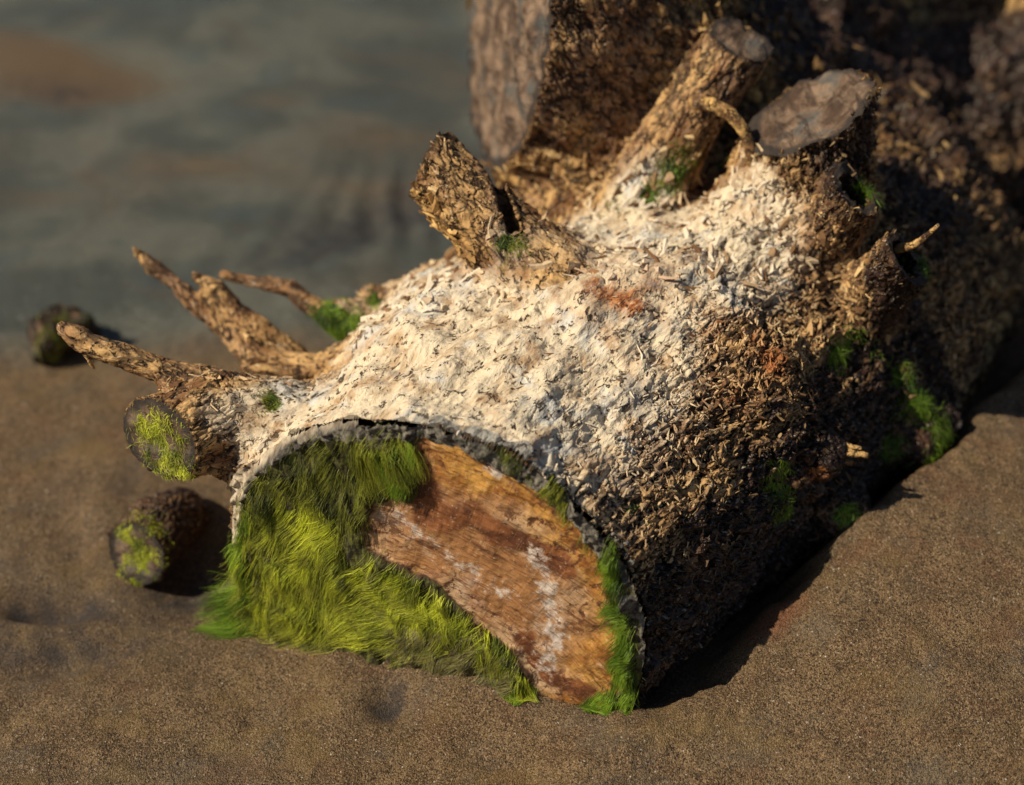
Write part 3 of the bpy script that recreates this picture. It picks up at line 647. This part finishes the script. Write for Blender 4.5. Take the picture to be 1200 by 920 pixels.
# tapering tubes for twigs and splinters
def tube(name, pts, radii, mat, parent, n=8, attrs=(), wob=.0):
    P = np.array(pts, float); R = np.array(radii, float); k = max(12, len(P)*5); tt = np.linspace(0, len(P)-1, k)
    i = np.minimum(tt.astype(int), len(P)-2); fr = (tt-i)[:, None]
    def cr(p0, p1, p2, p3, t): return .5*((2*p1)+(-p0+p2)*t+(2*p0-5*p1+4*p2-p3)*t*t+(-p0+3*p1-3*p2+p3)*t**3)
    Pp = np.vstack([2*P[0]-P[1], P, 2*P[-1]-P[-2]]); C_ = cr(Pp[i], Pp[i+1], Pp[i+2], Pp[i+3], fr); Rr = np.interp(tt, np.arange(len(R)), R)
    T = np.gradient(C_, axis=0); T /= np.linalg.norm(T, axis=1)[:, None]; u = np.cross(T, [0, 0, 1.]); u /= np.maximum(np.linalg.norm(u, axis=1), 1e-3)[:, None]; v = np.cross(T, u)
    ang = np.linspace(0, 2*math.pi, n, endpoint=False); VV = (C_[:, None]+(u[:, None]*np.cos(ang)[None, :, None]+v[:, None]*np.sin(ang)[None, :, None])*Rr[:, None, None]).reshape(-1, 3)
    VV = VV + (np.stack([perlin(VV, 150, 31), perlin(VV, 150, 32), perlin(VV, 150, 33)], 1)*wob)
    F = [(a*n+b, a*n+(b+1) % n, (a+1)*n+(b+1) % n, (a+1)*n+b) for a in range(k-1) for b in range(n)]
    VV = np.vstack([VV, C_[:1], C_[-1:]]); e = len(VV); F += [(e-2, (b+1) % n, b, b) for b in range(n)]; F += [(e-1, (k-1)*n+b, (k-1)*n+(b+1) % n, (k-1)*n+(b+1) % n) for b in range(n)]
    F3 = [];
    for f in F: F3.append(f[:3]); (f[3] not in f[:3]) and F3.append((f[0], f[2], f[3]))
    z = np.zeros(len(VV)); at = {x: z for x in ('cav', 'bleach', 'gold', 'wet', 'orange', 'grey', 'green', 'shag')}; at['q'] = VV
    for x, y in attrs: at[x] = z+y
    return mesh_obj(name, VV, np.array(F3), mat, parent, at)
tube('twig', twig_pts, (.006, .0065, .006, .0055, .007), M_BARK, root, attrs=(('gold', .6),), wob=.002)
for p0, p1, r_ in (((948, 532), (1017, 533), .0042), ((955, 524), (1010, 524), .003), ((958, 540), (1003, 543), .003)):
    a_ = H(*p0); b_ = WY(p1[0], p1[1], a_[1]-.005); tube('splinter', [a_, (a_+b_)/2+[0, 0, .002], b_], (r_*1.3, r_, r_*.5), M_BARK, root, attrs=(('gold', .4),), wob=.002)
a_ = WY(1062, 300, 1.22); tube('splinter', [WY(1050, 292, 1.235), WY(1075, 285, 1.22), WY(1100, 264, 1.21)], (.004, .003, .0018), M_BARK, root, attrs=(('gold', .5),), wob=.001)
for (x0, y0, x1, y1, Y) in ((76, 386, 70, 378, 1.175), (95, 400, 110, 432, 1.165), (80, 392, 84, 404, 1.17), (232, 326, 226, 320, 1.34), (163, 297, 156, 290, 1.36)):
    tube('splinter', [WY(x0, y0, Y), WY((x0+x1)/2, (y0+y1)/2, Y-.003), WY(x1, y1, Y-.004)], (.004, .003, .001), M_BARK, root, wob=.001)

# the two smaller pieces
def small_zone(wet_, green_): return dict(wet=lambda X, N: np.full(len(X), wet_, f32), green=lambda X, N: (green_*(.5+perlin(X, 30, 5))).astype(f32), shag=lambda X, N: np.full(len(X), .4, f32))
def small_piece(name, label, cat, limbs, c, r, zone, h=.003):
    rt = thing(name, label, cat, tuple(c)); c = np.array(c)
    Vs, Ns, As_, At, ow, oc, ps, _ = build_wood(limbs, tuple(c-[r, r, .05]), tuple(c+[r, r, .10]), h, rt, zone, lump=.8)
    for k in list(ps):
        if k.endswith('/cut'):
            (v, f, a, _), o = ps[k]
            for x in ('film', 'band', 'pale'): a[x] = np.zeros(len(v), f32)
            mesh_obj('sawn_end', v+np.stack([perlin(v, 60, 2), perlin(v, 60, 3), perlin(v, 60, 4)], 1)*.002, f, M_OLD, rt, a)
    return rt, Vs, Ns, oc
st_rt, stV, stN, stC = small_piece('buried_log', 'small mossy log end half buried in sand in front of the thick left branch', 'log', small, (sb_c[0], sb_c[1], 0), .16, small_zone(.55, .3))
kb_rt, kbV, kbN, kbC = small_piece('mossy_log', 'dark mossy lump of wood on the sand behind the tip of the thin left branch', 'log', knob, (kn_c[0], kn_c[1], 0), .16, small_zone(.8, .5))

# ------------------------------------------------------------------ sand
def axis_grid(parts_):
    g = [parts_[0][0]]
    for a, b, s0, s1 in parts_:
        x = a
        while x < b-1e-9:
            t = (x-a)/(b-a); x = min(b, x+s0*(s1/s0)**t); g.append(x)
    return np.array(g)
gx = axis_grid([(-60, -.9, 8, .02), (-.9, .9, .0034, .0034), (.9, 60, .02, 8)])
gy = axis_grid([(-30, .78, 6, .01), (.78, 1.65, .0032, .0036), (1.65, 3.2, .006, .012), (3.2, 80, .02, 8)])
def line_d(X, Y, pts):
    """signed distance to a ground line (left of its direction is positive) and position along it"""
    best = np.full(X.shape, 99.); sg = np.zeros(X.shape); al = np.zeros(X.shape); acc = 0
    for a, b in zip(pts[:-1], pts[1:]):
        ab = np.array(b[:2])-np.array(a[:2]); Ln = np.linalg.norm(ab); t = np.clip(((X-a[0])*ab[0]+(Y-a[1])*ab[1])/Ln**2, 0, 1)
        dx = X-a[0]-t*ab[0]; dy = Y-a[1]-t*ab[1]; d = np.hypot(dx, dy); m = d < best
        cr_ = np.sign(ab[0]*(Y-a[1])-ab[1]*(X-a[0])); best = np.where(m, d, best); sg = np.where(m, cr_, sg); al = np.where(m, acc+t*Ln, al); acc += Ln
    return best*sg, al
BANK = [WZ(*p, .02) for p in ((700, 900), (800, 850), (872, 800), (905, 755), (965, 712), (1010, 668), (1060, 628), (1120, 585), (1170, 520), (1260, 430))]
FLUTE = [WZ(*p, .0) for p in ((600, 130), (540, 180), (430, 235), (330, 290), (200, 330))]
def gauss(X, Y, p, rx, ry=None, ang=0):
    ry = ry or rx; dx = X-p[0]; dy = Y-p[1]; c, s_ = math.cos(ang), math.sin(ang)
    return np.exp(-((dx*c+dy*s_)/rx)**2-((-dx*s_+dy*c)/ry)**2)
def sand_h(X, Y, fine=True):
    sh = X.shape; P = np.stack([X, Y, 0*X], -1).reshape(-1, 3)
    n0 = fbm(P, 2.2, 3, 40).reshape(sh); h = -.012 + n0*.014
    far = sstep(3, 6, np.abs(Y-1.4))
    d, al = line_d(X, Y, BANK); wob = fbm(P, 14, 3, 41).reshape(sh)*.010
    rise = sstep(.060, .0, d+wob); lim = sstep(.75, .95, Y)*sstep(2.2, 1.7, Y)
    h = h + lim*rise*(.022+.070*sstep(.0, .45, al))*np.exp(-np.clip(-d-.05, 0, 9)/.40) 
    fd = (X-FL[0])*FN[0]+(Y-FL[1])*FN[1]; fu = (X-FL[0])*SU[0]+(Y-FL[1])*SU[1]
    h += (.017+.006*perlin(P, 30, 51).reshape(sh))*np.exp(-((fd-.01)/.055)**2)*np.exp(-((fu-.09)/.11)**2) + .022*gauss(X, Y, WZ(585, 790), .032, .022, -.3) + .020*gauss(X, Y, WZ(700, 850), .06, .035) - .006*gauss(X, Y, WZ(640, 850), .05, .03)
    h -= .013*gauss(X, Y, WZ(458, 812), .022, .026) + .030*gauss(X, Y, WZ(48, 690), .042, .017, -.1) + .010*gauss(X, Y, WZ(60, 760), .05, .014, .2)
    h -= .022*gauss(X, Y, WZ(222, 655), .045, .05); h += .012*gauss(X, Y, WZ(120, 600), .03, .05, .3) - .007*gauss(X, Y, WZ(85, 615), .018, .06, .35)
    h += .010*gauss(X, Y, WZ(215, 590), .04, .03)
    h -= .02*gauss(X, Y, WZ(330, 650), .03, .03)*0
    d2, al2 = line_d(X, Y, FLUTE); fl = np.sin(al2*95+perlin(P, 6, 3).reshape(sh)*5)
    h += (sstep(-.05, .12, d2)-1)*.03*np.exp(-(np.abs(d2)/.5)**2)*sstep(1.55, 1.75, Y)*sstep(-.5, -.15, X) + np.sin(X*155+perlin(P, 5, 3).reshape(sh)*4)*.0085*gauss(X, Y, WZ(490, 220), .10, .11)*(.5+perlin(P, 9, 77).reshape(sh)) + np.sin(X*120+perlin(P, 5, 6).reshape(sh)*4)*.0016*gauss(X, Y, WZ(330, 290), .2, .12)
    far2 = sstep(1.6, 2.0, Y)
    h += far2*(perlin(P*[.8, 2.0, 1], 1.7, 44).reshape(sh)*.018 + perlin(P*[.8, 1.8, 1], 6, 45).reshape(sh)*.004)
    if fine:
        dryw = 1-sstep(1.5, 1.75, Y)*.75
        left = sstep(-.15, -.35, X)*sstep(1.05, .95, Y)
        h += dryw*(fbm(P, 28, 3, 46).reshape(sh)*.0022 + perlin(P, 170, 47).reshape(sh)*.0006) + left*perlin(P*[.5, 1.6, 1], 55, 48).reshape(sh)*.004
        h += perlin(P*[1, 1, 1], 300, 50).reshape(sh)*.0005*dryw
        bk = np.exp(-((d+.01)/.03)**2); h += bk*fbm(P, 60, 2, 49).reshape(sh)*.003*lim
    return h*(1-far) + far*n0*.05
GX, GY = np.meshgrid(gx, gy, indexing='ij'); GH = sand_h(GX, GY)
SVt = np.stack([GX, GY, GH], -1).reshape(-1, 3); ny = len(gy); I0 = (np.arange(len(gx)-1)[:, None]*ny+np.arange(ny-1)).ravel()
SF = np.stack([I0, I0+ny, I0+ny+1, I0+1], 1)
P_ = SVt; px_ = P_[:, 0]; py_ = P_[:, 1]; nz_ = fbm(P_*[.6, 1.6, 0], 3.2, 3, 60)
wet_a = sstep(1.25, 1.95, py_+nz_*.55+.12*sstep(.3, -.5, px_)-.05)*sstep(.62, .45, px_*(1-sstep(2.2, 2.5, py_)))
rust_a = np.clip(sum(wt*gauss(px_, py_, WZ(*p), rx, ry, an) for p, rx, ry, an, wt in (((20, 45), .22, .05, -.45, .5), ((130, 95), .20, .05, -.55, .65), ((330, 110), .35, .06, .0, .6), ((330, 90), .45, .12, 0, .8), ((520, 100), .3, .1, .2, .45),
         ((160, 205), .25, .05, .1, .3), ((1150, 0), .5, .3, 0, 1.2), ((30, 210), .2, .05, 0, .5)))*(.7+1.4*nz_), 0, 1)
fd2, fa2 = line_d(px_, py_, FLUTE)
stain_shade_a = np.clip(1.1*gauss(px_, py_, WZ(455, 812), .018, .022)+.8*gauss(px_, py_, WZ(50, 692), .05, .014, -.1)+.35*gauss(px_, py_, WZ(60, 745), .07, .02, .1)+.5*gauss(px_, py_, WZ(60, 95), .09, .035, .2)+.40*gauss(px_, py_, WZ(40, 730), .20, .10)+.3*gauss(px_, py_, WZ(120, 600), .10, .12)+.6*gauss(px_, py_, WZ(228, 665), .05, .035)+1.0*np.exp(-((fd2-.01)/.075)**2)*sstep(.0, .12, fa2)*sstep(.62, .35, fa2)+.35*gauss(px_, py_, WZ(30, 85), .12, .04)+.5*gauss(px_, py_, WZ(540, 185), .05, .1), 0, 1)*(.75+.5*perlin(P_, 60, 3))  # damp sand, plus painted shade: rippled slope, left pit, beside the buried log
rd_a = gauss(px_, py_, WZ(900, 770), .035, .016, .6)+.5*gauss(px_, py_, WZ(1000, 715), .03, .015, .6)+.4*gauss(px_, py_, WZ(600, 790), .04, .02)
sand = mesh_obj('sand', SVt, SF, M_SAND, None, {'wet': wet_a, 'rust': rust_a, 'stain': np.clip(stain_shade_a, 0, 1), 'rustdry': rd_a}, kind='structure')  # stain holds damp patches and painted shade
sand['label'] = 'coarse brown beach sand, wet and grey behind the driftwood'

# ------------------------------------------------------------------ algae: fine threads combed down the cut, spilling on the sand
def threads(name, P0, D0, Nn, ln, mat, parent, w=.0006, seg=6, flow=None, seed=1, grav=.35, turb=.5, hug=None, tscale=40):
    r = np.random.default_rng(seed); n = len(P0); P = np.array(P0, float); d = np.array(D0, float); st = ln/seg; pts = [P.copy()]
    for k in range(seg):
        if flow is not None: d = d*.55+flow(P)*.45
        tb = np.stack([perlin(P, tscale, seed+1), perlin(P, tscale, seed+2), perlin(P, tscale, seed+3)], 1)
        d = d + tb*turb + r.normal(0, .09, (n, 3)); d[:, 2] -= grav*.3; d -= Nn*((d*Nn).sum(1)*.5)[:, None]
        d /= np.maximum(np.linalg.norm(d, axis=1), 1e-3)[:, None]; P = P+d*st[:, None]
        if hug is not None: P = hug(P)
        pts.append(P.copy())
    pts = np.stack(pts, 1); T = np.gradient(pts, axis=1); T /= np.maximum(np.linalg.norm(T, axis=2), 1e-5)[..., None]
    side = np.cross(T, Nn[:, None]+r.normal(0, .5, (n, 1, 3))); side /= np.maximum(np.linalg.norm(side, axis=2), 1e-4)[..., None]
    ww = w*r.uniform(.4, 1.7, n)[:, None]*np.linspace(1, .35, seg+1)[None]
    VV = np.stack([pts-side*ww[..., None]/2, pts+side*ww[..., None]/2], 2).reshape(-1, 3); m = (seg+1)*2
    f = np.array([(2*k, 2*k+1, 2*k+3, 2*k+2) for k in range(seg)]); F = (np.arange(n)[:, None, None]*m+f).reshape(-1, 4)
    rn = np.clip(r.random(n)*.4+.95*(fbm(P0*[1, 1, .6], 60, 3, 77)+.30), 0, 1)
    return mesh_obj(name, VV, F, mat, parent, {'rnd': np.repeat(rn, m), 'tip': np.tile(np.repeat(np.linspace(0, 1, seg+1), 2), n)}, kind='stuff')
bx_, by_ = np.arange(-.5, .7, .004), np.arange(.7, 1.5, .004)
HB = sand_h(*np.meshgrid(bx_, by_, indexing='ij'), fine=False)
def sandz(x, y):
    i = np.clip((x+.5)/.004, 0, len(bx_)-2); j = np.clip((y-.7)/.004, 0, len(by_)-2); a = i.astype(int); b = j.astype(int); fx = i-a; fy = j-b
    return (HB[a, b]*(1-fx)+HB[a+1, b]*fx)*(1-fy)+(HB[a, b+1]*(1-fx)+HB[a+1, b+1]*fx)*fy
FG = np.full((200, 160), -1.); fi = ((FACEV-FL)@SU+.10)/.0022; fj = (FACEV[:, 2]+.04)/.0022
ok_ = (fi >= 0) & (fi < 199) & (fj >= 0) & (fj < 159); np.maximum.at(FG, (fi[ok_].astype(int), fj[ok_].astype(int)), ((FACEV-FL)@FN)[ok_])
for _ in range(5):                                                   # grow the height map over its rim
    G2 = FG.copy()
    for dx, dy in ((1, 0), (-1, 0), (0, 1), (0, -1)): G2 = np.maximum(G2, np.roll(np.roll(FG, dx, 0), dy, 1))
    FG = np.where(FG < -.5, G2, FG)
FG = np.where(FG < -.5, .002, FG)
def face_height(u, z):
    return FG[np.clip(((u+.10)/.0022).astype(int), 0, 199), np.clip(((z+.04)/.0022).astype(int), 0, 159)]
def hug_face(P):
    h = (P-FL)@FN; u = (P-FL)@SU; lo_ = face_height(u, P[:, 2]) + .0012 + .0022*np.clip(perlin(P*[1, 1, .35], 110, 5)+.1, 0, 1)
    on = (u > -.06) & (u < .285)
    P = P + np.where(on, np.maximum(lo_-h, 0) - np.clip(h-lo_-.0035, 0, .02)*.6, 0)[:, None]*FN
    z = sandz(P[:, 0], P[:, 1])+.002; below = z-P[:, 2]; push = np.clip(below, 0, .02)
    P = P + (push*.5)[:, None]*FN; P[:, 2] = np.maximum(P[:, 2], sandz(P[:, 0], P[:, 1])+.002); return P
def poly_sample(poly, n, r):
    pl = np.array(poly); lo_ = pl.min(0); hi_ = pl.max(0); out = np.zeros((0, 2))
    while len(out) < n:
        c = r.uniform(lo_, hi_, (n*3, 2)); out = np.vstack([out, c[in_poly(c, poly)]])
    return out[:n]
def face_dir(ang): return SU*math.cos(ang)+SV*math.sin(ang)
r_ = np.random.default_rng(11)
def algae_patch(pix, n, ang, ln, mat, seed, turb=.45, off=.008, w=.00034, clump=.0, tscale=40, gaps=.22):
    n = int(n*.62); uv = poly_sample([face_uv(*p) for p in pix], int(n*1.5), r_); uv = uv+r_.normal(0, .005 if n > 1800 and gaps < .3 else .0015, uv.shape); uv = uv[(gaps >= .3) | ((uv[:, 0] > -.068) & (np.hypot(uv[:, 0]-.107, uv[:, 1]-.08) < .177))]; g = perlin(np.c_[uv, uv[:, :1]*0], 75, seed)+.5*perlin(np.c_[uv, uv[:, :1]*0], 190, seed+1)
    sk = np.c_[uv[:, 0]+uv[:, 1]*.4, uv[:, 1]*.45, uv[:, 1]*0]; uv = uv[(perlin(sk, 75, 91)+.7*perlin(sk, 170, 92)) < gaps-.20+r_.random(len(uv))*.26]; g = perlin(np.c_[uv, uv[:, :1]*0], 75, seed)
    P = FL+uv[:, :1]*SU+uv[:, 1:]*SV+FN*(off*(.35+.65*(1-soft_poly(uv, WOODPOLY)))+.004*np.clip(g, -.5, 1)+r_.random(len(uv))*.003)[:, None]
    D = np.tile(face_dir(rad(ang)), (len(uv), 1))+FN*.1+r_.normal(0, .35, (len(uv), 3))
    fd_ = face_dir(rad(ang))
    def swirl(X):
        a_ = rad(ang)+perlin(X, 18, 95)*.7+perlin(X, 60, 96)*.55; return SU*np.cos(a_)[:, None]+SV*np.sin(a_)[:, None]+FN*.1
    threads('algae', P, D, np.tile(FN, (len(uv), 1)), r_.uniform(.5, 1.15, len(uv))*ln, mat, root, w=w, flow=swirl, seed=seed, turb=turb*.9, hug=hug_face, tscale=tscale)
algae_patch([(288, 600), (318, 540), (390, 500), (470, 492), (493, 495), (492, 560), (440, 580), (430, 640), (380, 650), (300, 640)], 5200, -110, .020, M_MOSS, 21, clump=.5, gaps=.14)
algae_patch([(286, 640), (300, 600), (345, 575), (385, 590), (380, 650), (350, 700), (285, 715)], 4200, -112, .036, M_ALG, 22, clump=.6)
algae_patch([(350, 640), (400, 590), (430, 640), (480, 655), (520, 690), (560, 715), (600, 760), (560, 745), (500, 740), (380, 735), (330, 730)], 6800, -142, .036, M_ALG, 23, clump=.6)
algae_patch([(440, 640), (500, 668), (560, 715), (560, 735), (470, 715)], 2200, -100, .022, M_ALG, 24, clump=.5)
algae_patch([(415, 508), (492, 506), (492, 520), (430, 545)], 1400, -92, .030, M_MOSS, 25)
algae_patch([(440, 508), (493, 506), (493, 545), (470, 545)], 900, -92, .030, M_EMER, 26)
algae_patch([(272, 690), (300, 665), (318, 728), (276, 740)], 2000, -155, .042, M_EMER, 27, gaps=.5)
algae_patch([(290, 600), (300, 580), (302, 700), (286, 700)], 1300, -100, .030, M_EMER, 32, gaps=.4)
algae_patch([(560, 720), (600, 745), (630, 790), (620, 815), (570, 765)], 1800, -70, .022, M_ALG, 28)
algae_patch([(470, 715), (560, 725), (610, 760), (630, 800), (560, 765), (480, 745)], 3800, -120, .022, M_SANDY, 36, off=.007, gaps=.3)
algae_patch([(600, 775), (632, 790), (635, 822), (606, 815)], 700, -80, .018, M_EMER, 29)
algae_patch([(712, 630), (722, 625), (745, 720), (750, 790), (738, 838), (692, 836), (726, 790), (732, 730)], 3800, -118, .021, M_EMER, 30, off=.004, gaps=.35)
algae_patch([(690, 812), (715, 800), (735, 832), (715, 834)], 700, -140, .022, M_EMER, 34, off=.004)
algae_patch([(560, 495), (600, 512), (660, 560), (715, 650), (708, 650), (650, 572), (590, 520), (555, 505)], 1500, -110, .010, M_MOSS, 31, off=.003, gaps=.0)

def moss_on(V, N, spots, n, ln, mat, parent, seed, limbs=limbs_all, w=.0005, grav=.5):
    r = np.random.default_rng(seed); p = np.zeros(len(V))
    for sp in spots:
        c = hit(limbs, sp[0], sp[1]); p += np.exp(-((V-c)**2).sum(1)/sp[2]**2)*(((V-c)**2).sum(1) < (2*sp[2])**2)
    p *= np.clip(perlin(V, 90, seed)+.35, 0, 1); i = r.choice(len(V), n, p=p/p.sum()); Nn = N[i]
    D = Nn*.6+r.normal(0, .5, (n, 3))+[0, 0, -.4]
    threads('algae', V[i]-Nn*.0005, D, Nn, r.uniform(.5, 1.3, n)*ln, mat, parent, w=w, seg=4, seed=seed, grav=grav, turb=.4)
moss_on(V, N, [(188, 520, .020), (175, 505, .014), (205, 545, .012)], 4200, .006, M_ALG, root, 51)
moss_on(V, N, [(318, 472, .009)], 600, .005, M_MOSS, root, 52)
moss_on(V, N, [(384, 367, .014), (395, 385, .012), (412, 378, .014), (440, 352, .010)], 2400, .007, M_EMER, root, 53)
moss_on(V, N, [(850, 183, .016), (800, 200, .018), (765, 225, .014), (720, 245, .012)], 2400, .006, M_MOSS, root, 54)
moss_on(V, N, [(598, 288, .011)], 600, .006, M_MOSS, root, 55)
moss_on(V, N, [(912, 556, .010), (918, 580, .011), (922, 600, .008), (993, 600, .007), (997, 622, .006)], 1500, .008, M_EMER, root, 56)
moss_on(V, N, [(1058, 440, .008), (1072, 478, .010), (1105, 500, .009), (1098, 540, .010), (1085, 575, .010), (1045, 522, .008)], 2800, .012, M_EMER, root, 57)
moss_on(V, N, [(985, 410, .010), (1000, 395, .008), (1030, 410, .006), (970, 660, .012), (1080, 315, .010), (1015, 225, .009)], 1500, .010, M_EMER, root, 58)
moss_on(stV, stN, [(165, 630, .016), (170, 655, .012), (150, 668, .010)], 3600, .005, M_ALG, st_rt, 59, small)
moss_on(kbV, kbN, [(60, 400, .018), (75, 380, .015)], 700, .010, M_MOSS, kb_rt, 60, knob)
print('done', round(time.time()-T0, 1))
